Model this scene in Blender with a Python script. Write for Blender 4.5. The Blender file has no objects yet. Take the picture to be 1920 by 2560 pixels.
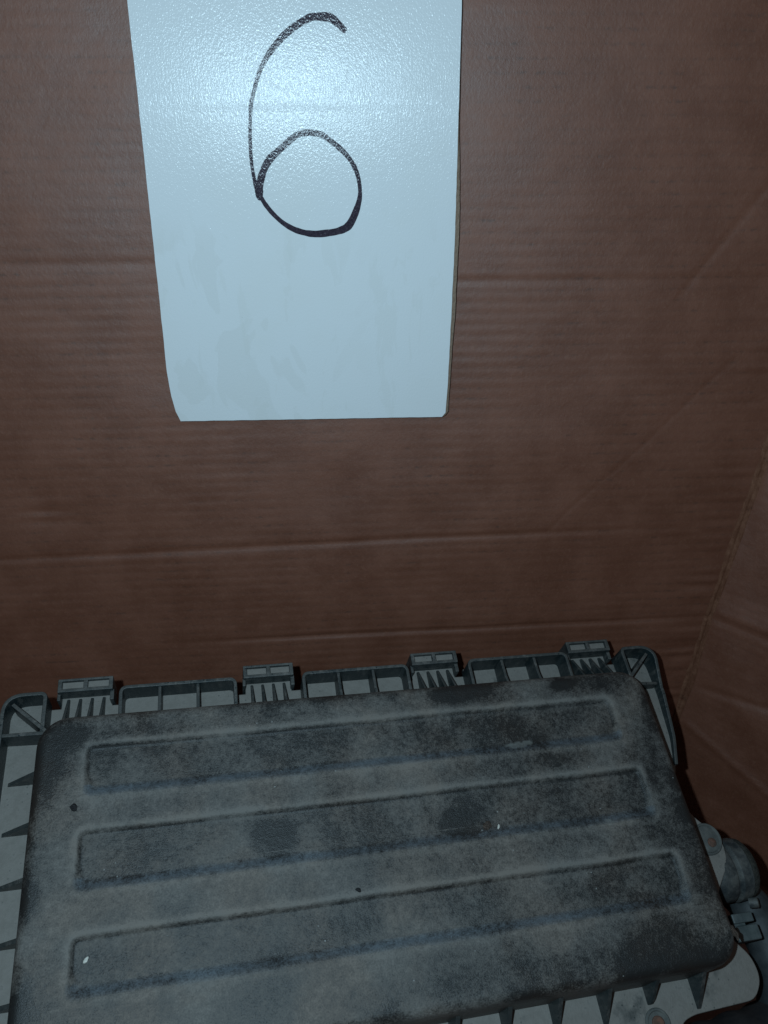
import bpy, bmesh, math, random
import numpy as np
from mathutils import Vector, Matrix
random.seed(6)
rng = np.random.default_rng(6)
S = bpy.context.scene
COL = S.collection
R = math.radians

# ------------------------------------------------------------------ camera
PITCH, YAW, DIST = R(27.7), R(4.0), 0.36
fwd = Vector((math.sin(YAW)*math.cos(PITCH), math.cos(YAW)*math.cos(PITCH), -math.sin(PITCH)))
rgt = Vector((math.cos(YAW), -math.sin(YAW), 0))
up = rgt.cross(fwd)
cd = bpy.data.cameras.new('camera')
cam = bpy.data.objects.new('camera', cd); COL.objects.link(cam)
cam.matrix_world = Matrix(((rgt.x, up.x, -fwd.x, 0), (rgt.y, up.y, -fwd.y, -DIST), (rgt.z, up.z, -fwd.z, 0), (0, 0, 0, 1)))
cd.sensor_fit = 'HORIZONTAL'; cd.angle = 2*math.atan(960/1925)
cd.clip_start = 0.01; cd.clip_end = 50
S.camera = cam

# ------------------------------------------------------------------ world, flash lamp, exposure
W = bpy.data.worlds.new('World'); S.world = W; W.use_nodes = True
W.node_tree.nodes['Background'].inputs[0].default_value = (1.0, 0.88, 0.84, 1)
W.node_tree.nodes['Background'].inputs[1].default_value = 0.050
fl = bpy.data.lights.new('phone_flash', 'POINT')
fl.energy = 4.05; fl.color = (0.58, 0.84, 1.0); fl.shadow_soft_size = 0.0028
flo = bpy.data.objects.new('phone_flash', fl); COL.objects.link(flo)
flo.location = Vector((0, -DIST, 0)) - rgt*0.026 + up*0.012
S.view_settings.view_transform = 'Standard'; S.view_settings.look = 'None'
S.view_settings.exposure = 0; S.view_settings.gamma = 1; S.view_settings.use_curve_mapping = False

# ------------------------------------------------------------------ node helpers
class NT:
    def __init__(s, name):
        s.m = bpy.data.materials.new(name); s.m.use_nodes = True
        s.t = s.m.node_tree; s.n = s.t.nodes; s.l = s.t.links
        s.b = s.n['Principled BSDF']
        s.co = s.n.new('ShaderNodeTexCoord').outputs['Object']
    def put(s, sock, v):
        if hasattr(v, 'is_output'): s.l.new(v, sock)
        elif isinstance(v, (tuple, list)) and len(v) == 3 and sock.type == 'RGBA': sock.default_value = (*v, 1)
        else: sock.default_value = v
    def map(s, scale=(1, 1, 1), loc=(0, 0, 0), rot=(0, 0, 0), v=None):
        n = s.n.new('ShaderNodeMapping'); s.put(n.inputs[0], v or s.co)
        n.inputs[1].default_value = loc; n.inputs[2].default_value = rot; n.inputs[3].default_value = scale
        return n.outputs[0]
    def noise(s, scale, detail=4, rough=.55, v=None, dist=0, out=0):
        n = s.n.new('ShaderNodeTexNoise'); s.put(n.inputs['Vector'], v or s.co)
        n.inputs['Scale'].default_value = scale; n.inputs['Detail'].default_value = detail
        n.inputs['Roughness'].default_value = rough; n.inputs['Distortion'].default_value = dist
        return n.outputs[out]
    def voro(s, scale, v=None, feat='F1', out='Distance', rnd=1):
        n = s.n.new('ShaderNodeTexVoronoi'); n.feature = feat; s.put(n.inputs['Vector'], v or s.co)
        n.inputs['Scale'].default_value = scale; n.inputs['Randomness'].default_value = rnd
        return n.outputs[out]
    def rng(s, v, a, b, c=0, d=1, smooth=True):
        n = s.n.new('ShaderNodeMapRange'); n.interpolation_type = 'SMOOTHSTEP' if smooth else 'LINEAR'
        s.put(n.inputs[0], v)
        for i, q in enumerate((a, b, c, d)): n.inputs[1+i].default_value = q
        return n.outputs[0]
    def math(s, op, a, b=0.0, c=None):
        n = s.n.new('ShaderNodeMath'); n.operation = op; s.put(n.inputs[0], a); s.put(n.inputs[1], b)
        if c is not None: s.put(n.inputs[2], c)
        return n.outputs[0]
    def mix(s, f, a, b, mode='MIX'):
        n = s.n.new('ShaderNodeMix'); n.data_type = 'RGBA'; n.blend_type = mode
        s.put(n.inputs[0], f); s.put(n.inputs[6], a); s.put(n.inputs[7], b)
        return n.outputs[2]
    def attr(s, name, out='Fac'):
        n = s.n.new('ShaderNodeAttribute'); n.attribute_name = name; return n.outputs[out]
    def xyz(s, v=None):
        n = s.n.new('ShaderNodeSeparateXYZ'); s.put(n.inputs[0], v or s.co); return n.outputs
    def bump(s, h, dist, strength=1.0, nrm=None):
        n = s.n.new('ShaderNodeBump'); n.inputs['Strength'].default_value = strength
        n.inputs['Distance'].default_value = dist; s.put(n.inputs['Height'], h)
        if nrm: s.put(n.inputs['Normal'], nrm)
        return n.outputs[0]
    def upness(s):   # how far a face looks up in the object's own frame (where dust settles)
        g = s.n.new('ShaderNodeNewGeometry')
        t = s.n.new('ShaderNodeVectorTransform'); t.vector_type = 'NORMAL'; t.convert_from = 'WORLD'; t.convert_to = 'OBJECT'
        s.l.new(g.outputs['Normal'], t.inputs[0])
        return s.xyz(t.outputs[0])[2]
    def out(s, col, rough=.6, nrm=None, spec=.5):
        s.put(s.b.inputs['Base Color'], col); s.put(s.b.inputs['Roughness'], rough)
        s.put(s.b.inputs['Specular IOR Level'], spec)
        if nrm: s.put(s.b.inputs['Normal'], nrm)
        return s.m

# ------------------------------------------------------------------ materials
def mat_cardboard(name, flute_axis=2, side=False):
    k = NT(name); x = k.xyz()
    wob = k.noise(14, 2, .5)
    zz = k.math('ADD', x[2], k.math('MULTIPLY', wob, .0012))
    ph = k.math('MULTIPLY', zz, 2*math.pi/0.0052)
    wave = k.math('MULTIPLY_ADD', k.math('SINE', ph), .5, .5)
    ln = k.math('POWER', wave, 5)
    patch = k.noise(1, 5, .65, k.map((30, 30, 48)))
    brk = k.noise(1, 4, .7, k.map((260, 260, 300)))
    amt = k.math('MULTIPLY', k.rng(patch, .40, .66), k.rng(brk, .46, .62))
    line = k.math('MULTIPLY', ln, k.math('MULTIPLY_ADD', amt, .92, .08))
    if side: line = k.math('MULTIPLY', line, .35)
    mott = k.noise(1, 6, .7, k.map((30, 30, 30)))
    fib = k.noise(1, 4, .75, k.map((620, 620, 520)))
    fine = k.noise(2600, 3, .7)
    base = k.mix(k.rng(mott, .3, .7), (.142, .0460, .0225), (.192, .066, .034))
    base = k.mix(k.math('MULTIPLY', k.rng(fib, .48, .75), .40), base, (.232, .104, .062))
    base = k.mix(k.math('MULTIPLY', k.rng(fine, .35, .75), .34), base, (.080, .028, .016))
    base = k.mix(k.math('MULTIPLY', line, .62), base, (.060, .026, .016))
    blot = k.noise(1, 5, .75, k.map((60, 60, 70), (3.1, 0, 1.7)))
    base = k.mix(k.math('MULTIPLY', k.rng(blot, .66, .76), .35), base, (.055, .025, .016))
    fl_amp = k.rng(k.noise(1, 3, .6, k.map((9, 9, 16), (.7, 0, .2))), .35, .70, .02, .26)
    h = k.math('ADD', k.math('MULTIPLY', k.math('MULTIPLY', wave, fl_amp), -1.0 if not side else -.4), k.math('ADD', k.math('MULTIPLY', fib, .35), k.math('MULTIPLY', mott, .8)))
    return k.out(base, k.rng(mott, .3, .7, .52, .62), k.bump(h, .00045, .9), .95)
M_CARD = mat_cardboard('kraft_cardboard'); M_CARD2 = mat_cardboard('kraft_cardboard_side', side=True)
def mat_torn():
    k = NT('torn_kraft_fold'); n1 = k.noise(1, 6, .7, k.map((260, 260, 160))); n2 = k.noise(160, 5, .7)
    c = k.mix(k.rng(n1, .35, .7), (.130, .048, .025), (.205, .090, .052))
    c = k.mix(k.math('MULTIPLY', k.rng(n2, .60, .72), .6), c, (.045, .02, .012))
    return k.out(c, .75, k.bump(n1, .0012, .8), .3)
M_TORN = mat_torn()

def board_gloss(k):
    a = k.noise(1, 2, .6, k.map((1250, 1250, 640)))
    b = k.noise(1, 1, .5, k.map((2500, 2500, 1500)))
    c = k.noise(1, 2, .5, k.map((50, 50, 14)))
    h = k.math('ADD', k.math('ADD', a, k.math('MULTIPLY', b, .55)), k.math('MULTIPLY', c, 1.2))
    return k.bump(h, .000105, 1.0)
def aniso(k, m):
    # the laminate is rolled: it scatters wider across than along
    c = k.n.new('ShaderNodeCombineXYZ'); c.inputs[2].default_value = 1.0
    k.b.inputs['Anisotropic'].default_value = .72
    k.b.inputs['Anisotropic Rotation'].default_value = .25
    k.l.new(c.outputs[0], k.b.inputs['Tangent'])
    return m
def mat_board():
    k = NT('white_laminate'); x = k.xyz()
    col = (.69, .72, .735)
    # dried wipe marks in the lower half
    low = k.rng(x[2], -.034, -.060)
    left = k.rng(x[0], .036, -.030)
    s1 = k.noise(1, 3, .45, k.map((46, 1, 30), (.4, 0, .12)), dist=1.0)
    s2 = k.noise(1, 4, .6, k.map((85, 1, 26), (1.3, 0, .52)), dist=.8)
    m1 = k.math('MULTIPLY', k.rng(s1, .515, .550), k.math('MULTIPLY', low, left))
    m2 = k.math('MULTIPLY', k.rng(s2, .56, .62), low)
    col = k.mix(k.math('MULTIPLY', m1, .26), col, (.585, .605, .590))
    col = k.mix(k.math('MULTIPLY', m2, .22), col, (.60, .62, .60))
    big = k.noise(22, 4, .6)
    col = k.mix(k.math('MULTIPLY', k.rng(big, .45, .7), .25), col, (.66, .68, .66))
    # a few grey scuffs
    sc = k.noise(1, 5, .8, k.map((420, 1, 520)))
    reg = k.math('MULTIPLY', k.rng(k.noise(38, 2, .5), .56, .64), low)
    col = k.mix(k.math('MULTIPLY', k.math('MULTIPLY', k.rng(sc, .64, .70), reg), .7), col, (.26, .27, .27))
    return aniso(k, k.out(col, .21, board_gloss(k), .20))
def mat_ink():
    k = NT('marker_ink'); n = k.noise(700, 4, .7)
    c = k.mix(k.rng(n, .3, .7), (.026, .020, .030), (.050, .038, .054))
    return aniso(k, k.out(c, .22, board_gloss(k), .22))
def mat_fibre():
    k = NT('board_fibre_edge'); n = k.noise(600, 4, .7)
    return k.out(k.mix(n, (.14, .09, .06), (.42, .31, .23)), .8, k.bump(n, .0006, 1))
M_BOARD, M_INK, M_FIBRE = mat_board(), mat_ink(), mat_fibre()

def mat_cover():
    k = NT('dusty_black_plastic')
    wipe = k.attr('wipe'); far_line = k.attr('far_line'); slope = k.attr('slope'); lip_light = k.attr('lip_light')
    n1 = k.noise(17, 5, .62, dist=.4); n2 = k.noise(75, 6, .7); n3 = k.noise(420, 5, .75); n4 = k.noise(1600, 3, .7)
    d = k.math('ADD', k.math('MULTIPLY', k.rng(n1, .34, .64), .62), k.math('MULTIPLY', k.rng(n2, .30, .70), .42))
    d = k.math('ADD', d, k.math('MULTIPLY', k.math('SUBTRACT', n3, .5), 1.9))
    d = k.math('ADD', d, k.math('MULTIPLY', k.math('SUBTRACT', n4, .5), 1.9))
    d = k.math('SUBTRACT', d, k.math('MULTIPLY', wipe, .85))
    d = k.math('SUBTRACT', d, k.math('MULTIPLY', far_line, .75))
    d = k.math('ADD', d, k.math('MULTIPLY', lip_light, .55))  # light caught by the recess lips, put into the lid colour
    d = k.rng(d, -.02, 1.25, .0, 1.0, False)
    hue = k.noise(30, 4, .6)
    warm = k.mix(k.rng(hue, .40, .62), (.150, .142, .131), (.168, .148, .130))
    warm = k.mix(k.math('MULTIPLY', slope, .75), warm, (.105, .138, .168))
    plast = k.mix(k.rng(hue, .4, .65), (.0155, .0165, .0165), (.0200, .0170, .0150))
    col = k.mix(d, plast, warm)
    col = k.mix(k.attr('pale'), col, (.26, .27, .255))
    sp = k.voro(210); spm = k.math('MULTIPLY', k.rng(sp, .085, .05), k.rng(k.noise(60, 2, .5), .55, .62))
    col = k.mix(k.math('MULTIPLY', spm, .55), col, (.33, .34, .33))
    h = k.math('ADD', k.math('MULTIPLY', n3, .8), k.math('MULTIPLY', n4, .6))
    return k.out(col, k.rng(d, 0, 1, .44, .80), k.bump(h, .00035, .9), .40)
def mat_flange(name='dusty_flange_plastic', amt=1.0):
    k = NT(name); u = k.upness()
    n1 = k.noise(40, 5, .6); n2 = k.noise(230, 5, .7); n3 = k.noise(900, 3, .7)
    streak = k.noise(1, 5, .7, k.map((120, 120, 700)))
    d = k.rng(u, .45, .93)
    d = k.math('MULTIPLY', d, k.math('MULTIPLY_ADD', k.rng(n1, .56, .70), -.70, 1.0))
    d = k.math('MULTIPLY', d, k.math('MULTIPLY_ADD', k.rng(n2, .56, .72), -.35, 1.0))
    d = k.math('ADD', d, k.math('MULTIPLY', k.math('MULTIPLY', k.rng(streak, .44, .70), k.rng(n1, .38, .58)), .40))
    d = k.math('MULTIPLY', d, amt)
    if amt < 1: d = k.math('ADD', d, k.math('MULTIPLY', k.math('MULTIPLY', k.rng(k.noise(1, 5, .75, k.map((420, 420, 90))), .46, .70), k.rng(n1, .34, .60)), .38))
    g = k.n.new('ShaderNodeNewGeometry')
    d = k.math('ADD', d, k.math('MULTIPLY', k.math('MULTIPLY', k.rng(g.outputs['Pointiness'], .54, .64), k.rng(n2, .38, .6)), .45))
    spk = k.voro(330); d = k.math('SUBTRACT', d, k.math('MULTIPLY', k.math('MULTIPLY', k.rng(spk, .16, .08), k.rng(n1, .42, .5)), .5))
    d = k.rng(d, 0, 1, 0, 1, False)
    dust = k.mix(k.rng(n2, .3, .7), (.170, .156, .140), (.206, .189, .171))
    col = k.mix(d, (.0125, .0215, .0240), dust)
    return k.out(col, k.rng(d, 0, 1, .42, .78), k.bump(k.math('ADD', n2, n3), .0003, .7), .42)
def mat_simple(name, a, b, scale=150, rough=.6, bump=.0004):
    k = NT(name); n = k.noise(scale, 5, .7); n2 = k.noise(scale*.2, 4, .6)
    c = k.mix(k.rng(n, .3, .7), a, b); c = k.mix(k.math('MULTIPLY', k.rng(n2, .5, .7), .5), c, a)
    return k.out(c, rough, k.bump(n, bump, .8), .4)
M_COVER, M_FLANGE, M_RIM = mat_cover(), mat_flange(), mat_flange('worn_rim_plastic', .22)
M_DUCT = mat_simple('grey_duct_plastic', (.022, .028, .031), (.105, .105, .098), 130, .6, .0008)
M_DUCTIN = mat_simple('foam_liner', (.012, .014, .012), (.05, .048, .04), 400, .9, .002)
M_HOSE = mat_simple('black_rubber', (.018, .023, .026), (.045, .05, .052), 120, .6)
M_PIPE = mat_simple('dark_ribbed_rubber', (.014, .014, .016), (.035, .030, .030), 90, .7)
M_GREY = mat_simple('pale_grey_plastic', (.05, .064, .066), (.095, .112, .112), 200, .5, .0002)
M_RUST = mat_simple('rusty_steel', (.075, .05, .04), (.19, .085, .055), 400, .8, .001)
M_RUBB = mat_simple('grommet_rubber', (.07, .075, .072), (.13, .13, .12), 200, .7)
M_WHITE = mat_simple('pale_chip', (.42, .41, .36), (.62, .60, .54), 900, .6, .0002)
M_BROWN = mat_simple('dry_leaf_crumb', (.010, .008, .007), (.12, .085, .065), 1500, .6, .001)
M_DIRT = mat_simple('dark_dirt', (.004, .004, .005), (.012, .011, .012), 900, .6, .001)
M_GREASE = mat_simple('pale_smear', (.13, .155, .155), (.18, .20, .19), 500, .6, .0003)

# ------------------------------------------------------------------ mesh helpers (millimetres in, metres out)
def link(o, parent=None):
    COL.objects.link(o)
    if parent is not None: o.parent = parent
    return o
def mesh(name, verts, faces, mat, parent=None, smooth=False, attrs=None):
    me = bpy.data.meshes.new(name)
    v = np.asarray(verts, float)*.001
    me.from_pydata(v.tolist(), [], faces); me.update()
    me.materials.append(mat)
    if smooth: me.polygons.foreach_set('use_smooth', [True]*len(me.polygons))
    for k_, a in (attrs or {}).items():
        at = me.attributes.new(k_, 'FLOAT', 'POINT'); at.data.foreach_set('value', np.asarray(a, np.float32))
    return link(bpy.data.objects.new(name, me), parent)
def recalc(o):
    bm = bmesh.new(); bm.from_mesh(o.data); bmesh.ops.recalc_face_normals(bm, faces=bm.faces); bm.to_mesh(o.data); bm.free(); return o
def bevel(o, w, seg=2, ang=35):
    m = o.modifiers.new('bevel', 'BEVEL'); m.width = w*.001; m.segments = seg; m.limit_method = 'ANGLE'; m.angle_limit = R(ang)
    m.harden_normals = False
    for p in o.data.polygons: p.use_smooth = True
    e = o.modifiers.new('wn', 'WEIGHTED_NORMAL'); e.keep_sharp = True
    return o
def prism(name, pts, z0, z1, mat, parent=None, bev=0):
    n = len(pts); v = [(x, y, z0) for x, y in pts] + [(x, y, z1) for x, y in pts]
    f = [list(range(n))[::-1], list(range(n, 2*n))] + [[i, (i+1) % n, n+(i+1) % n, n+i] for i in range(n)]
    o = recalc(mesh(name, v, f, mat, parent))
    return bevel(o, bev) if bev else o
def slab(name, quad, axis_dir, th, mat, parent=None, bev=.3):
    """flat plate from a list of 3-D points given thickness th along axis_dir"""
    q = np.asarray(quad, float); a = np.asarray(axis_dir, float); a = a/np.linalg.norm(a)*th*.5
    n = len(q); v = np.concatenate([q-a, q+a])
    f = [list(range(n))[::-1], list(range(n, 2*n))] + [[i, (i+1) % n, n+(i+1) % n, n+i] for i in range(n)]
    o = recalc(mesh(name, v, f, mat, parent))
    return bevel(o, bev) if bev else o
def box(name, x0, x1, y0, y1, z0, z1, mat, parent=None, bev=.5):
    return prism(name, [(x0, y0), (x1, y0), (x1, y1), (x0, y1)], z0, z1, mat, parent, bev)
def wallstrip(name, pts, th, z0, ztop, mat, parent=None, bev=.35):
    """upright wall of thickness th along a polyline; ztop may be a list"""
    p = np.asarray(pts, float); n = len(p)
    zt = np.full(n, ztop) if np.isscalar(ztop) else np.asarray(ztop, float)
    t = np.gradient(p, axis=0); t /= np.linalg.norm(t, axis=1)[:, None]
    nr = np.stack([-t[:, 1], t[:, 0]], 1)*th/2
    v = []
    for i in range(n):
        a, b = p[i]-nr[i], p[i]+nr[i]
        v += [(*a, z0), (*b, z0), (*b, zt[i]), (*a, zt[i])]
    f = [[0, 1, 2, 3]]
    for i in range(n-1):
        for k_ in range(4):
            f.append([4*i+k_, 4*i+(k_+1) % 4, 4*i+4+(k_+1) % 4, 4*i+4+k_])
    f.append([4*n-4, 4*n-1, 4*n-2, 4*n-3])
    o = recalc(mesh(name, v, f, mat, parent))
    return bevel(o, bev) if bev else o
def rounded(pts, r, seg=5, closed=True):
    """round the corners of a polyline / polygon; r may be a list"""
    n = len(pts); out = []
    for i, p in enumerate(pts):
        ri = r[i] if isinstance(r, (list, tuple)) else r
        if ri <= 0 or (not closed and i in (0, n-1)): out.append(tuple(p)); continue
        a, b, c = (np.array(q, float) for q in (pts[i-1], p, pts[(i+1) % n]))
        u, w_ = a-b, c-b; lu, lw = np.linalg.norm(u), np.linalg.norm(w_)
        q = min(ri, lu*.49, lw*.49); s, e = b+u/lu*q, b+w_/lw*q
        for k_ in range(seg+1):
            t = k_/seg; out.append(tuple((1-t)**2*s + 2*t*(1-t)*b + t*t*e))
    return out
def lathe(name, axis0, axis1, prof, mat, parent=None, seg=40, smooth=True, cap=False):
    """profile (distance along axis, radius) turned round axis0->axis1"""
    a0 = np.array(axis0, float); d_ = np.array(axis1, float)-a0; d_ /= np.linalg.norm(d_)
    h = np.array([0, 0, 1.]) if abs(d_[2]) < .9 else np.array([1., 0, 0])
    e1 = np.cross(d_, h); e1 /= np.linalg.norm(e1); e2 = np.cross(d_, e1)
    v = []; f = []
    for (t, r_) in prof:
        for k_ in range(seg):
            an = 2*math.pi*k_/seg; v.append(a0+d_*t+(e1*math.cos(an)+e2*math.sin(an))*r_)
    for i in range(len(prof)-1):
        for k_ in range(seg):
            f.append([i*seg+k_, i*seg+(k_+1) % seg, (i+1)*seg+(k_+1) % seg, (i+1)*seg+k_])
    if cap: f += [list(range(seg)), list(range((len(prof)-1)*seg, len(prof)*seg))]
    o = recalc(mesh(name, v, f, mat, parent, smooth))
    if smooth:
        m = o.modifiers.new('es', 'EDGE_SPLIT'); m.split_angle = R(40)
    return o
def tube(name, pts, r, mat, parent=None, seg=24):
    p = np.asarray(pts, float); n = len(p)
    t = np.gradient(p, axis=0); t /= np.linalg.norm(t, axis=1)[:, None]
    rr = np.full(n, r) if np.isscalar(r) else np.asarray(r)
    v = []; f = []
    for i in range(n):
        e1 = np.cross(t[i], (0, 0, 1.)); e1 /= np.linalg.norm(e1); e2 = np.cross(t[i], e1)
        for k_ in range(seg):
            an = 2*math.pi*k_/seg; v.append(p[i]+(e1*math.cos(an)+e2*math.sin(an))*rr[i])
    for i in range(n-1):
        for k_ in range(seg): f.append([i*seg+k_, i*seg+(k_+1) % seg, (i+1)*seg+(k_+1) % seg, (i+1)*seg+k_])
    f += [list(range(seg)), list(range((n-1)*seg, n*seg))]
    return recalc(mesh(name, v, f, mat, parent, True))
def catmull(pts, k_=8):
    p = [np.array(q, float) for q in pts]; p = [2*p[0]-p[1]]+p+[2*p[-1]-p[-2]]; out = []
    for i in range(1, len(p)-2):
        for j in range(k_):
            t = j/k_; a, b, c, e = p[i-1:i+3]
            out.append(.5*((2*b)+(-a+c)*t+(2*a-5*b+4*c-e)*t*t+(-a+3*b-3*c+e)*t**3))
    out.append(p[-2]); return np.array(out)
def thing(name, label, cat, group=None, M=None):
    o = bpy.data.objects.new(name, None); COL.objects.link(o); o.empty_display_size = .02
    if M is not None: o.matrix_world = M
    return tag(o, label, cat, group)
def tag(o, label, cat, group=None):
    o['label'] = label; o['category'] = cat
    if group: o['group'] = group
    return o
def sstep(a, b, x):
    t = np.clip((x-a)/(b-a), 0, 1); return t*t*(3-2*t)
def vnoise(x, y, seed=0):
    """smooth value noise for meshes"""
    def hsh(i, j):
        h = np.sin(i*127.1+j*311.7+seed*74.7)*43758.5453; return h-np.floor(h)
    xi, yi = np.floor(x), np.floor(y); xf, yf = x-xi, y-yi
    u, v = xf*xf*(3-2*xf), yf*yf*(3-2*yf)
    return (hsh(xi, yi)*(1-u)+hsh(xi+1, yi)*u)*(1-v)+(hsh(xi, yi+1)*(1-u)+hsh(xi+1, yi+1)*u)*v-.5

# ------------------------------------------------------------------ the cardboard box
carton = thing('cardboard_box', 'open brown corrugated cardboard box with creased inner walls, behind and around everything', 'cardboard box',
               M=Matrix.Translation((0, 0, -.430)))
ZB = -430.0
def corner_x(z): return 227.0 + (z+168)*(227-212.4)/165.2        # where the back wall meets the side wall (mm)
def segdist(x, z, a, b):
    ax, az = a; bx, bz = b; dx, dz = bx-ax, bz-az
    t = ((x-ax)*dx+(z-az)*dz)/(dx*dx+dz*dz); tc = np.clip(t, 0, 1)
    px, pz = ax+tc*dx, az+tc*dz
    return np.hypot(x-px, z-pz), t
def polycrease(x, z, pts, w_, depth, fade=(0, 0)):
    best = np.full(x.shape, 1e9); xs = [p[0] for p in pts]
    for a, b in zip(pts, pts[1:]): best = np.minimum(best, segdist(x, z, a, b)[0])
    f_ = np.exp(-(best/w_)**2)*depth
    if fade[0]: f_ = f_*sstep(fade[0], fade[1], x)
    return f_
def back_height(x, z):
    h = 1.6*vnoise(x/95, z/80, 1)+.7*vnoise(x/38, z/22, 2)+.12*vnoise(x/9, z/3.2, 3)
    c1 = [(-330, -60), (-143, -61.4), (-60, -61.5), (60, -71), (184, -71.8), (235, -72)]
    c2 = [(-330, -213), (-177, -210.6), (-60, -208.5), (60, -206), (131, -205.5), (160, -205.2), (235, -203)]
    c3 = [(-330, -272), (-80, -269.2), (60, -267.6), (211, -266.5), (235, -266)]
    h -= polycrease(x, z, c1, 2.0, .38)
    h -= polycrease(x, z, c2, 1.6, .7)*(1-.75*sstep(70, 190, x))
    h -= polycrease(x, z, c3, 1.3, .9)*sstep(-120, -20, x)
    h -= polycrease(x, z, [(205, -21), (166, -79)], 1.8, .26)
    h -= polycrease(x, z, [(200, -110), (184, -127), (158, -157), (128, -188.5), (116, -203)], .9, .20)
    # short wrinkles along the fold
    cx = corner_x(z)
    near = np.exp(-np.clip(cx-x, 0, None)/16)
    h += near*(1-np.exp(-np.clip(cx-x, 0, None)/5))*2.0*vnoise(x/26, z/3.6, 7)
    # dent at the lower left
    h -= .9*np.exp(-((x+148)/16)**2-((z+184)/9)**2)*(.5+vnoise(x/30, z/3.0, 9))
    return h
nx, nz = 440, 440
u = np.linspace(0, 1, nx); vz = np.linspace(ZB, 170, nz)
Z, U = np.meshgrid(vz, u, indexing='ij')
X = -330+(corner_x(Z)+330)*U
Hh = back_height(X, Z)
Y = -Hh
idx = np.arange(nx*nz).reshape(nz, nx)
def gridfaces(ix): return np.stack([ix[:-1, :-1], ix[:-1, 1:], ix[1:, 1:], ix[1:, :-1]], -1).reshape(-1, 4).tolist()
mesh('back_panel', np.stack([X, Y, Z-ZB], -1).reshape(-1, 3), gridfaces(idx), M_CARD, carton, True)
# side panel: opens outwards from the fold
A = R(42); ns, nz2 = 150, 300
T, Zs = np.meshgrid(np.linspace(0, 260, ns), np.linspace(ZB, 170, nz2))
hs = 2.4*vnoise(T/60, Zs/55, 21)+.9*vnoise(T/18, Zs/16, 22)+.25*vnoise(T/6, Zs/4, 23)
def tz(t, z, a, b, w_, d_): return polycrease(t, z, [a, b], w_, d_)
hs -= tz(T, Zs, (3, -266), (120, -266), 1.6, .8)
hs += tz(T, Zs, (0, -262), (120, -258), 5, .8)
hs -= tz(T, Zs, (10, -316), (90, -300), 2.0, .9)
hs += tz(T, Zs, (8, -345), (90, -372), 2.0, .8)
hs *= sstep(0, 6, T)
base = corner_x(Zs)
nxp, nyp = -math.cos(A), -math.sin(A)                      # normal of the side panel, towards the inside
mesh('side_panel', np.stack([base+T*math.sin(A)+hs*nxp, -T*math.cos(A)+hs*nyp-back_height(base, Zs)*np.exp(-T/4), Zs-ZB], -1).reshape(-1, 3),
     gridfaces(np.arange(ns*nz2).reshape(nz2, ns)), M_CARD2, carton, True)
# scuffed ridge along the fold
nf, nw = 420, 11
zf = np.linspace(ZB+2, 165, nf); wv = np.linspace(-1, 1, nw)
Zf, Wf = np.meshgrid(zf, wv, indexing='ij')
cen = .8*vnoise(Zf/30, Zf*0, 31)
half = 3.3+1.2*vnoise(Zf/24, Zf*0+3, 33)
off = cen+Wf*half
bx = corner_x(Zf)+np.where(off < 0, off, off*math.sin(A)); by = np.where(off < 0, 0, -off*math.cos(A))
prof = (1-Wf**2)*1.5-.9*np.exp(-((Wf-.15)/.22)**2)*sstep(-.2, .25, vnoise(Zf/17, Zf*0, 36))+.5*(1-np.abs(Wf))*vnoise(Zf/5, Wf*1.6, 35)-.35
by = by-prof*.9-back_height(corner_x(Zf), Zf)
bx = bx-prof*.4
mesh('fold_edge', np.stack([bx, by, Zf-ZB], -1).reshape(-1, 3), gridfaces(np.arange(nf*nw).reshape(nf, nw)), M_TORN, carton, True)
mesh('bottom_panel', [(-330, 20, 0), (-330, -420, 0), (420, -420, 0), (420, 20, 0)], [[0, 1, 2, 3]], M_CARD2, carton)

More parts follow.
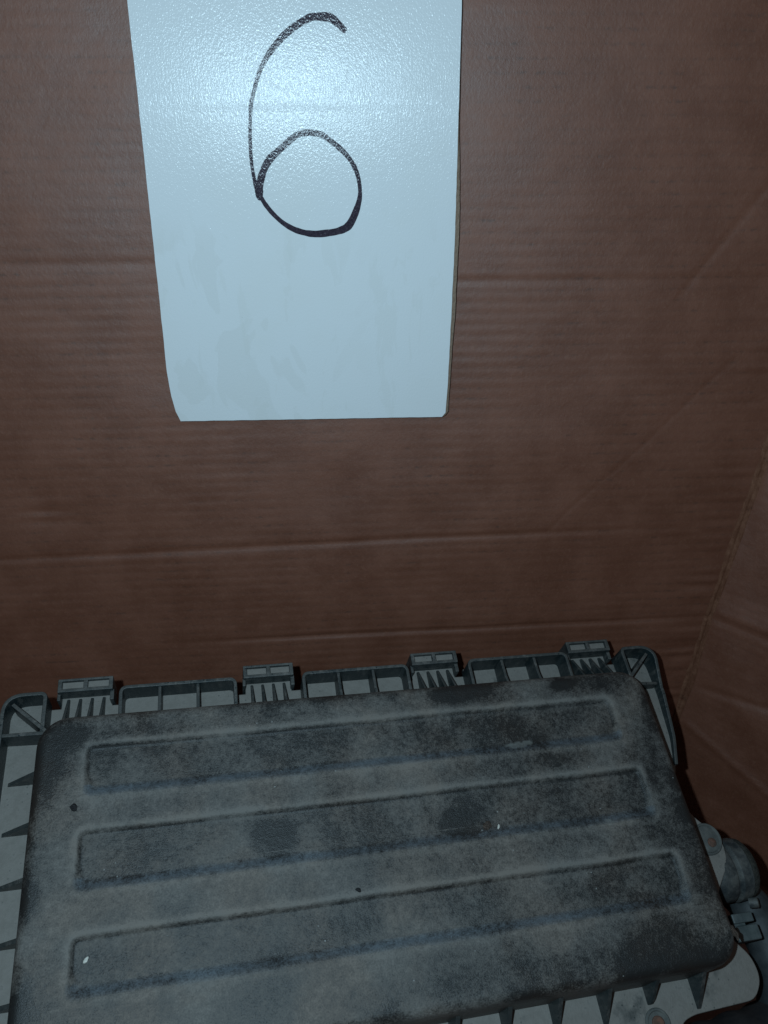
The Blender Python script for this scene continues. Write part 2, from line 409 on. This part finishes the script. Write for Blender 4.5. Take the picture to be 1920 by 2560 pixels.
# ------------------------------------------------------------------ the numbered board
bo = thing('number_board', 'white glossy board with a hand-drawn black number 6, against the cardboard wall', 'sign',
           M=Matrix.Translation((0, -.006, 0)))
OUT = [(-72.7, 36.1), (-71.8, 75), (53.6, 75), (55.1, 37.0), (55.6, -4.5), (56.1, -51.7), (55.9, -87.0), (55.6, -115.8), (55.0, -132.4), (53.3, -134.5),
       (-25.8, -133.9), (-73.2, -133.4), (-74.9, -128.7), (-76.1, -120.7), (-76.6, -109.0), (-75.6, -74.1), (-74.5, -34.4), (-73.5, 2.7)]
def board_mesh():
    # subdivide the outline, roughen it a little, thin front laminate + rough fibre core that stands proud on the right
    pts = []
    n = len(OUT)
    for i in range(n):
        a, b = np.array(OUT[i]), np.array(OUT[(i+1) % n]); L = np.linalg.norm(b-a); m = max(1, int(L/2.2))
        for j in range(m): pts.append(a+(b-a)*j/m)
    p = np.array(pts); s = np.arange(len(p))
    wob = .16*vnoise(s/2.0, s*0, 41)+.10*vnoise(s/.7, s*0, 42)
    cen_ = p.mean(0); d_ = p-cen_; d_ /= np.linalg.norm(d_, axis=1)[:, None]
    p = p+d_*wob[:, None]
    m = len(p)
    front = mesh('board_face', [(x, 0, z) for x, z in p]+[(x, .5, z) for x, z in p],
                 [list(range(m))]+[[i, m+i, m+(i+1) % m, (i+1) % m] for i in range(m)], M_BOARD, bo)
    recalc(front)
    q = p.copy(); right = (q[:, 0] > 52)
    grow = np.where(right, .45+1.3*sstep(20, -60, q[:, 1])*(1+.8*vnoise(s/9., s*0, 44)), -.12)
    q1 = q+np.stack([np.where(right, grow, 0), np.where(q[:, 1] < -130, .12, 0)], 1)
    core = mesh('fibre_core', [(x, .55, z) for x, z in q]+[(x, 1.5, z) for x, z in q1]+[(x, 3.4, z) for x, z in q1],
                [[i, m+i, m+(i+1) % m, (i+1) % m] for i in range(m)]+[[m+i, 2*m+i, 2*m+(i+1) % m, m+(i+1) % m] for i in range(m)]+[list(range(2*m, 3*m))[::-1]]+[list(range(m))], M_FIBRE, bo)
    recalc(core)
board_mesh()
ST = [(9.3, 26.8, .95), (6.8, 28.9, 1.16), (4.0, 30.9, 1.30), (.6, 31.2, 1.2), (-3.6, 31.0, 1.12), (-8.7, 28.7, 1.14), (-14.0, 25.2, 1.16), (-18.0, 21.6, .98), (-21.6, 17.5, .88), (-24.5, 13.1, .80),
      (-26.9, 7.4, .72), (-28.9, 1.3, .72), (-29.8, -5.0, .63), (-30.3, -11.3, .63), (-30.5, -17.8, .63), (-30.2, -23.6, .63), (-29.4, -28.6, .80), (-28.4, -33.3, 1.0)]
LP = [(-28.1, -34.2, .9), (-27.9, -31.5, 1.2), (-27.6, -28.6, 1.25), (-25.9, -23.6, 1.28), (-22.9, -19.0, 1.3), (-18.6, -15.4, 1.18), (-13.5, -11.4, 1.07), (-9.8, -9.5, 1.07), (-5.3, -9.1, 1.07), (-.9, -9.9, .92), (3.0, -12.4, .9), (7.0, -15.5, .9),
      (10.5, -19.2, .82), (13.1, -23.8, .8), (14.3, -28.8, .72), (14.4, -33.5, .80), (13.1, -38.3, 1.16), (10.9, -43.1, 1.43), (8.5, -46.0, 1.43), (4.3, -47.6, 1.25), (-.5, -48.3, 1.25), (-5.2, -48.6, 1.16),
      (-9.9, -48.0, 1.07), (-14.5, -46.5, .98), (-19.0, -43.8, .9), (-22.9, -40.2, .82), (-25.7, -36.7, .8), (-27.5, -33.7, .8)]
def stroke(pts, dy):
    c = catmull(pts, 7); p, hw = c[:, :2], c[:, 2]
    s = np.arange(len(p)); hw = hw*1.17*(1+.16*vnoise(s/2.6, s*0, len(pts))); dys = dy-.0004*s
    t = np.gradient(p, axis=0); t /= np.linalg.norm(t, axis=1)[:, None]; nr = np.stack([-t[:, 1], t[:, 0]], 1)
    v = []
    a = p+nr*hw[:, None]; b = p-nr*hw[:, None]; n = len(p)
    for i in range(n): v += [(a[i, 0], dys[i], a[i, 1]), (b[i, 0], dys[i], b[i, 1])]
    f = [[2*i, 2*i+1, 2*i+3, 2*i+2] for i in range(n-1)]
    for e, sg in ((0, -1), (n-1, 1)):                 # blunt round ends
        k0 = len(v); v.append((p[e, 0], dys[e], p[e, 1]))
        ring = []
        for k_ in range(7):
            an = math.pi*k_/6
            q = p[e]+nr[e]*hw[e]*math.cos(an)+sg*t[e]*hw[e]*.7*math.sin(an); ring.append(len(v)); v.append((q[0], dys[e], q[1]))
        f += [[k0, ring[i], ring[i+1]] for i in range(6)]
    return v, f
v1, f1 = stroke(ST, -.06); v2, f2 = stroke(LP, -.16)
ink = mesh('marker_numeral', v1+v2, f1+[[i+len(v1) for i in q] for q in f2], M_INK, bo)
ink['label'] = 'number 6 drawn with a black marker'
bm = bmesh.new(); bm.from_mesh(ink.data)
for f_ in bm.faces:
    f_.normal_update()
    if f_.normal.y > 0: f_.normal_flip()
bm.to_mesh(ink.data); bm.free()

# ------------------------------------------------------------------ the air filter housing
wv_ = Vector((0.98803053, 0.13660637, -0.07165454)).normalized()
dv_ = Vector((-0.0900762, 0.88801119, 0.45091286)); dv_ = (dv_-wv_*dv_.dot(wv_)).normalized()
nv_ = wv_.cross(dv_)
MB = Matrix(((wv_.x, dv_.x, nv_.x, .15281915), (wv_.y, dv_.y, nv_.y, -.05720071), (wv_.z, dv_.z, nv_.z, -.25410374), (0, 0, 0, 1)))
hs_ = thing('air_filter_housing', 'dusty black plastic air filter housing with a ribbed rectangular lid, lying below the board', 'air filter box', M=MB)
FZ, RT = -26.0, -14.0                                           # flange floor and rim top
# ---- lid
CX0, CX1, CY0, CY1 = -288.0, 0.0, -132.0, 0.0
cxm, cym, hw, hd = (CX0+CX1)/2, (CY0+CY1)/2, (CX1-CX0)/2, (CY1-CY0)/2
GR = [(-267, -22.3, -35.6, -14.6), (-268, -18.6, -71.6, -49.6), (-268, -15.6, -107.6, -87.6)]
def rrsdf(x, y, x0, x1, y0, y1, r_):
    qx = np.abs(x-(x0+x1)/2)-(x1-x0)/2+r_; qy = np.abs(y-(y0+y1)/2)-(y1-y0)/2+r_
    return np.hypot(np.maximum(qx, 0), np.maximum(qy, 0))+np.minimum(np.maximum(qx, qy), 0)-r_
def ring_pts(a, b, r_, n):
    """n points round a rounded rectangle of half sizes a, b, with the same share of points on each side for every ring"""
    pts = []
    nc = 26; n1, n2 = n
    def side(p, q, m): return [p+(q-p)*i/m for i in range(m)]
    def arc(c, s): return [c+r_*np.array([math.cos(s+math.pi/2*i/nc), math.sin(s+math.pi/2*i/nc)]) for i in range(nc)]
    A_ = np.array
    pts += side(A_([a, -b+r_]), A_([a, b-r_]), n2)+arc(A_([a-r_, b-r_]), 0)
    pts += side(A_([a-r_, b]), A_([-a+r_, b]), n1)+arc(A_([-a+r_, b-r_]), math.pi/2)
    pts += side(A_([-a, b-r_]), A_([-a, -b+r_]), n2)+arc(A_([-a+r_, -b+r_]), math.pi)
    pts += side(A_([-a+r_, -b]), A_([a-r_, -b]), n1)+arc(A_([a-r_, -b+r_]), 1.5*math.pi)
    return np.array(pts)
NP = (330, 130)
rings = []; zs = []
RC, RE = 13.0, 4.5                                               # plan corner radius, edge roll
for t in np.concatenate([np.linspace(0.004, 1, 90)]):            # flat top
    b = (hd-RE)*t; a = hw-RE-(hd-RE)*(1-t); r_ = (RC-RE)*t**6*.999
    rings.append(ring_pts(a, b, r_, NP)); zs.append(0.0)
for k_ in range(1, 8):                                           # rolled edge
    an = math.pi/2*k_/8*.93; o_ = RE*math.sin(an)
    rings.append(ring_pts(hw-RE+o_, hd-RE+o_, RC-RE+o_, NP)); zs.append(-RE*(1-math.cos(an)))
for z_ in np.linspace(-6, FZ-1, 7):                              # drafted wall
    o_ = RE+.35+(-z_-4)*.075
    rings.append(ring_pts(hw-RE+o_, hd-RE+o_, RC-RE+o_, NP)); zs.append(z_)
RR = np.array(rings); nr_, npp = RR.shape[:2]
Xc, Yc = RR[..., 0]+cxm, RR[..., 1]+cym; Zc = np.repeat(np.array(zs)[:, None], npp, 1)
top = (Zc > -5)*1.0
slope = np.zeros_like(Xc); lip_light = np.zeros_like(Xc); far_line = np.zeros_like(Xc); gz = np.zeros_like(Xc)
for (x0, x1, y0, y1) in GR:
    s = rrsdf(Xc, Yc+.35*vnoise(Xc/14, Yc/14, 5), x0, x1, y0, y1, 3.0)
    soft = 3.8+(1.35-3.8)*sstep(y0+3, y0+10, Yc)                    # the near side runs out more gently
    gz -= 2.1*(1-np.clip((s+soft)/(soft+.2), 0, 1)**1.25)
    nearw = (s > -soft-.4)*(s < .6)*(Yc < y0+4.5)
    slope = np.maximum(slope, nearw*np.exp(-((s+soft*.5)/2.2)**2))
    far_line = np.maximum(far_line, np.exp(-((s+soft*.95)/.6)**2)*sstep(y0+3, y0+9, Yc)*(.35+.65*sstep(-.25, .3, vnoise(Xc/16, Yc/16, 27))))  # patchy darker line along the foot of each far wall
    lip_light = np.maximum(lip_light, np.exp(-((s-.9)/.9)**2)*1.0*sstep(y0, y1, Yc)+np.exp(-((s-1.8)/1.5)**2)*.5)  # painted highlight round each recess, strongest along the far edge
sag = .55*vnoise(Xc/60, Yc/40, 11)+.18*vnoise(Xc/17, Yc/13, 12)+.05*vnoise(Xc/4, Yc/4, 13)
Zc = Zc+top*(gz+sag)
edge = rrsdf(Xc, Yc, CX0, CX1, CY0, CY1, RC)
def blob(x, y, rx, ry, a=1.0): return a*np.exp(-((Xc-x)/rx)**2-((Yc-y)/ry)**2)
wn = .5+vnoise(Xc/9, Yc/9, 15)+.5*vnoise(Xc/3.5, Yc/3.5, 16)
wipe = .85*np.exp(-((edge+2)/5)**2)*sstep(.15, .75, .5+vnoise(Xc/22, Yc/22, 14)+.3*vnoise(Xc/6, Yc/6, 19))
wipe += blob(-190, -60, 10, 8, .95)+blob(-112, -63, 10, 7, .7)+blob(-102, -5.6, 13, 4, .8)+blob(-41, -5, 12, 4, .9)+blob(-20, -8, 14, 6, .5)
wipe += blob(-262, -10, 28, 6, .6)+blob(-281, -26, 5, 15, 1.0)+blob(-284.8, -71.5, 3, 5, 1.5)+blob(-276, -8, 8, 8, .7)
wipe += blob(-14, -52, 8, 16, .35)+blob(-6, -70, 6, 30, .5)+blob(-55, -121, 45, 6, .5)+blob(-140, -123, 50, 5, .5)
wipe = wipe*(.55+.9*np.clip(wn, 0, 1))
floor_ = np.full_like(Xc, -.10)
for (x0, x1, y0, y1), q in zip(GR, (.32, .25, .22)): floor_ += q*(1-sstep(-4, -1, rrsdf(Xc, Yc, x0, x1, y0, y1, 3)))
def stain(x, y, rx, ry, a):        # soft oily stains that soak the dust
    return a*(1-sstep(.55, 1.15, np.hypot((Xc-x)/rx, (Yc-y)/ry)+.35*vnoise(Xc/5, Yc/5, 51)))
wipe += floor_+stain(-190.5, -60.5, 10, 8.5, .42)+stain(-112, -63.5, 9, 6.5, .36)+stain(-165, -64, 7, 5, .30)+stain(-97, -6, 16, 4.2, .45)+stain(-62, -41, 14, 4.5, .30)+stain(-45, -5.5, 8, 3, .45)
wipe = np.clip(wipe, -.15, 1.2)
pale = np.clip(blob(-75, -32.8, 6.5, 1.7, 1.5)+blob(-70, -31.8, 3, 1.2, .8)+blob(-42, -71.5, 2.4, 2.2, 1.1)-.35-1.6*np.abs(vnoise(Xc/2.2, Yc/1.2, 61)), 0, .38)
vv = np.stack([Xc, Yc, Zc], -1).reshape(-1, 3)
ix = np.arange(nr_*npp).reshape(nr_, npp); ixw = np.concatenate([ix, ix[:, :1]], 1)
fc = gridfaces(ixw)
o = mesh('lid', vv, fc, M_COVER, hs_, True, {'wipe': wipe.ravel(), 'slope': slope.ravel(), 'lip_light': lip_light.ravel(), 'far_line': far_line.ravel(), 'pale': pale.ravel()})
# close the hair-line left along the middle
bm = bmesh.new(); bm.from_mesh(o.data); bm.verts.ensure_lookup_table()
be = [e for e in bm.edges if e.is_boundary and e.verts[0].co.z > -.015]
bmesh.ops.holes_fill(bm, edges=be, sides=0); bmesh.ops.recalc_face_normals(bm, faces=bm.faces); bm.to_mesh(o.data); bm.free()
o.data.polygons.foreach_set('use_smooth', [True]*len(o.data.polygons))
o['label'] = 'ribbed lid with three long recesses, coated with patchy dust'

# ---- flange plate
CL = [-272.5, -187.0, -101.5, -14.5]                              # catch centres
fpts = []
back = [(-308, 11), (-306, 18.6), (-289, 18)]
for c in CL:
    back += [(c-16.4, 18), (c-16.4, 14), (c-11.5, 14), (c-11.5, 19.5), (c+11.5, 19.5), (c+11.5, 14), (c+16.4, 14), (c+16.4, 18)]
back = [p for i, p in enumerate(back) if p != (-289, 18)]
rightside = [(21, 18.5), (21.7, -5), (19.7, -30), (16, -44), (11, -55), (12.5, -64), (17, -71), (23, -76.5), (26, -83), (24, -92), (14, -103), (9, -112), (12, -121.5), (18.6, -130), (19.3, -139), (13, -146), (-18, -147.2), (-24, -149), (-28, -156), (-34, -161)]
rrad = [11, 2, 3, 4, 5, 4, 4, 4, 4, 4, 4, 4, 4, 4, 5, 4, 3, 3, 3, 3]
front = [(-120, -161), (-300, -161), (-307, -155)]
outline = rounded(back+rightside+front, [6, 6]+[.0]*(len(back)-2)+rrad+[0, 4, 4], 5)
prism('flange', outline, FZ-3.2, FZ, M_FLANGE, hs_, .7)
# ---- rim walls
for a, b in zip(CL[:-1], CL[1:]):
    xa, xb = a+16.6, b-16.4
    wallstrip('rim_wall', rounded([(xa, -.8), (xa, 17.3), (xb, 17.3), (xb, -.8)], 3.0, 6, False), 1.7, FZ-.6, RT, M_RIM, hs_)
    for t in (1/3, 2/3):
        x = xa+(xb-xa)*t
        slab('rib', [(x, -.6, FZ-.5), (x, 16.6, FZ-.5), (x, 16.6, RT-.6), (x, 8, RT-.2), (x, -.6, RT+2.2)], (1, 0, 0), 1.5, M_RIM, hs_)
pr = rounded([(1.9, -.8), (1.9, 17.4), (20.4, 17.6), (20.9, -6), (19.0, -30), (15.6, -43.5)], [0, 2.5, 12, 2, 3, 0], 8, False)
zt = [RT-6.3*float(sstep(0, 1, (14-y)/16.))-4*min(1, max(0, (-8-y)/35.)) if x > 14 else RT for x, y in pr]
wallstrip('rim_wall', pr, 1.8, FZ-.6, zt, M_RIM, hs_)
pl = rounded([(-288.9, -.8), (-288.9, 17.3), (-306.6, 17.3), (-306.2, -2), (-306.4, -40), (-306.4, -150)], [0, 2.5, 10, 2, 2, 0], 8, False)
wallstrip('rim_wall', pl, 1.8, FZ-.6, RT, M_RIM, hs_)
# corner ribs
def plate(p, q, za, zb, th=1.7):
    p, q = np.array(p, float), np.array(q, float); t = (q-p)/np.linalg.norm(q-p)
    return slab('rib', [(*p, FZ-.5), (*q, FZ-.5), (*q, zb), (*p, za)], (-t[1], t[0], 0), th, M_RIM, hs_)
plate((-3, -3), (15.8, 13.6), RT+.5, RT-.5); plate((-285, -3), (-302.6, 13.2), RT+.5, RT-.5)
plate((-1, -1.6), (19.3, -1.2), RT-2.5, RT-6.6); plate((-287, -1.8), (-305.6, -1.2), RT+.4, RT-.5)
# gussets on the ends and along the front
for y in (-19.6, -40.8, -62.2, -83.8, -105.2, -126):
    slab('gusset', [(-286.5, y, FZ-.5), (-286.5, y, -11), (-288.6, y, -12), (-303.5, y, FZ-.2), (-303.5, y, FZ-.5)], (0, 1, 0), 1.7, M_RIM, hs_)
for y in (-17.0, -38.6):
    slab('gusset', [(-1, y, FZ-.5), (-1, y, -12), (1, y, -13), (14.6, y, FZ-.2), (14.6, y, FZ-.5)], (0, 1, 0), 1.7, M_RIM, hs_)
for k_ in range(13):
    x = -14.6-21.8*k_
    if k_ == 1: q = [(x, -131, FZ-.5), (x, -131, -10), (x, -132.3, -10.5), (x, -139.2, -21.0), (x, -140.6, FZ+2), (x, -140.8, FZ-.5)]
    else: q = [(x, -131, FZ-.5), (x, -131, -9.5), (x, -132.2, -10.2), (x, -145.4, FZ), (x, -145.4, FZ-.5)]
    slab('gusset', q, (1, 0, 0), 2.0, M_RIM, hs_, .45)
# ---- hinge catches along the back
for c in CL:
    y0, y1, zb, zt_ = 18.8, 25.4, -33, -18.2
    ct = box('catch', c-12.3, c+12.3, y0, y1, zb, zt_-2.0, M_FLANGE, hs_, .4)
    ct['label'] = 'hinge catch with two shallow windows'
    fr = [(c-12.3, c+12.3, y0-.02, y0+1.7), (c-12.3, c+12.3, y1-1.2, y1+.02), (c-12.32, c-10.4, y0+1.5, y1-1.0), (c-1.0, c+1.0, y0+1.5, y1-1.0), (c+10.4, c+12.32, y0+1.5, y1-1.0)]
    for (a, b, e, g) in fr: box('catch_frame', a, b, e, g, zt_-2.4, zt_, M_RIM, ct, .3)
    box('catch_leg', c+10.8, c+12.7, y0-4.2, y0+1, zb+2, zt_-2.6, M_RIM, ct, .3)
    box('catch_leg', c-12.7, c-11.2, y0-3.0, y0+1, zb+2, zt_-2.6, M_RIM, ct, .3)
    for q in (-8.2, -2.9, 2.4, 7.7):
        x = c+q
        slab('fin', [(x, -.6, FZ-.5), (x, 17.8, FZ-.5), (x, 17.8, FZ+1.2), (x, 4, RT-1.5), (x, -.6, RT)], (1, 0, 0), 1.3, M_RIM, hs_)
    plate((c-16.2, -.6), (c-16.2, 13.6), FZ+2.5, FZ+1.5, 1.0)
# ---- fixing on the front right: rubber ring with a rusty bolt head
def disc(name, x, y, z, prof, mat, par): return lathe(name, (x, y, z), (x, y, z+1), prof, mat, par, 36)
g = disc('mounting_bush', -35.2, -147.5, FZ, [(-.5, 5.6), (.5, 5.6), (.9, 5.2), (.9, 4.6), (.3, 4.2), (.3, .05)], M_RUBB, hs_)
disc('bolt_head', -35.2, -147.5, FZ-.2, [(0, 2.8), (1.1, 2.7), (1.5, 2.2), (1.3, .05)], M_RUST, g)
g = disc('mounting_bush', 17.6, -80.0, FZ, [(-.5, 7.4), (.9, 7.4), (1.3, 7.0), (1.3, 6.4), (.7, 6.0), (.9, 5.2), (.9, .05)], M_RUBB, hs_)
disc('bolt_head', 19.2, -81.8, FZ+.5, [(0, 2.2), (.9, 2.1), (1.2, 1.6), (1.2, .05)], M_RUST, g)
# ---- lower shell (mostly hidden under the flange)
lo = [(-296, 8), (6, 8), (6, -140), (-296, -140)]; lb = [(-280, 0), (-6, 0), (-10, -128), (-276, -128)]
v = [(x, y, FZ-3.3) for x, y in lo]+[(x, y, FZ-88) for x, y in lb]
bevel(recalc(mesh('lower_shell', v, [[3, 2, 1, 0], [4, 5, 6, 7]]+[[i, (i+1) % 4, 4+(i+1) % 4, 4+i] for i in range(4)], M_FLANGE, hs_)), 6, 4)
# ---- duct stub on the right side
DA, DB = (0, -94.5, -41), (40, -92.5, -38.5)
dk = lathe('duct_stub', DA, DB, [(0, 12.6), (19, 12.8), (20.2, 13.4), (21.5, 13.6), (27.2, 13.9), (28, 13.4), (28.4, 12.9), (29.2, 12.9), (29.7, 13.8), (30.3, 14.4), (35.5, 14.2), (36.6, 13.2), (36.8, 11.6), (30, 11.2), (4, 11)], M_DUCT, hs_, 48)
ns_ = 40; fo = []
for i in range(14): fo.append((37.0-2.0*(i % 2)*.4-i*.0+.9*math.sin(i*2.1)+i*.25, 11.8-i*.28+.5*math.sin(i*3.3)))
lathe('foam_lining', DA, DB, [(34.5, 13.0), (36.6, 13.9), (38.6, 13.4), (40.0, 12.0), (39.4, 9.6), (36.0, 9.0)], M_DUCTIN, dk, 30)
lathe('lug', (33.5, -108.5, -36), (36.5, -109.0, -34), [(0, 2.4), (4, 2.3), (4.4, 1.6), (3.2, 1.2), (3.0, .05)], M_DUCT, dk, 20)
# ---- grey plug under the lid's right edge
pg = box('plug', 17, 29, -124.0, -117.6, -46, -28.4, M_GREY, hs_, .7)
box('plug_latch', 17, 27.6, -116.6, -112.6, -45, -27.6, M_GREY, pg, .5)
box('plug_bridge', 17, 23.6, -117.8, -116.4, -44, -29.6, M_GREY, pg, .2)

# ------------------------------------------------------------------ hoses beside and below the housing
def loc(p): return MB @ Vector(tuple(q*.001 for q in p))
def local_thing(o, label, cat, group=None):
    o.matrix_world = MB; return tag(o, label, cat, group)
hz = [(44, -100, -58), (46, -112, -54), (46.5, -124, -53), (46, -138, -55), (44, -156, -62), (42, -176, -72)]
c = catmull(hz, 8); rr = 10.2+.25*np.sin(np.arange(len(c))*1.3)
local_thing(tube('rubber_hose', c, rr, M_HOSE), 'black rubber hose at the right edge, passing down beside the grey plug', 'hose')
hz = [(-60, -172, -74), (-30, -171, -66), (-5, -170, -62), (20, -168, -62), (46, -165, -66), (75, -160, -74)]
c = catmull(hz, 10); rr = 19+.6*np.sin(np.arange(len(c))*.9)
local_thing(tube('air_pipe', c, rr, M_PIPE, seg=36), 'thick dark rubber pipe in the bottom right corner, under the housing edge', 'pipe')

# ------------------------------------------------------------------ crumbs lying on the lid
def zlid(x, y):
    z = 0
    for (x0, x1, y0, y1) in GR:
        if x0+3 < x < x1-3 and y0+4 < y < y1-2: z = -2.1
    return z
def crumb(name, x, y, lx, ly, lz, rot, mat, label, cat, seed, group=None):
    bm = bmesh.new(); bmesh.ops.create_icosphere(bm, subdivisions=2, radius=1)
    rr_ = random.Random(seed)
    for v_ in bm.verts:
        k_ = 1+rr_.uniform(-.28, .28); v_.co = Vector((v_.co.x*lx*k_, v_.co.y*ly*k_, v_.co.z*lz*k_))*.0005
    bmesh.ops.rotate(bm, verts=bm.verts, cent=(0, 0, 0), matrix=Matrix.Rotation(R(rot), 3, 'Z'))
    me = bpy.data.meshes.new(name); bm.to_mesh(me); bm.free(); me.materials.append(mat)
    o_ = bpy.data.objects.new(name, me); COL.objects.link(o_)
    o_.matrix_world = MB @ Matrix.Translation((x*.001, y*.001, (zlid(x, y)+lz*.25)*.001))
    return tag(o_, label, cat, group)
crumb('pale_chip', -93.2, -67.4, .9, 2.6, .6, -25, M_WHITE, 'thin white chip beside the brown crumb in the middle recess', 'chip', 1)
crumb('leaf_crumb', -98.5, -66.4, 4.6, 3.4, 1.8, 30, M_BROWN, 'brown dry crumb in the middle recess of the lid', 'crumb', 2)
crumb('pale_chip', -262.5, -95.6, 1.2, 2.4, .6, -35, M_WHITE, 'small white chip in the front left recess of the lid', 'chip', 3)
crumb('dirt_crumb', -270.5, -40.0, 2.6, 3.4, 1.2, 40, M_DIRT, 'black crumb on the left border of the lid', 'crumb', 4)
crumb('leaf_crumb', -1.6, -121.8, 2.2, 5.5, 1.6, 10, M_BROWN, 'brown crumb at the front right corner of the lid', 'crumb', 5)
crumb('dirt_crumb', -158.5, -85.0, 2.4, 1.6, .9, -30, M_DIRT, 'tiny black crumb between the middle and front recesses', 'crumb', 6)
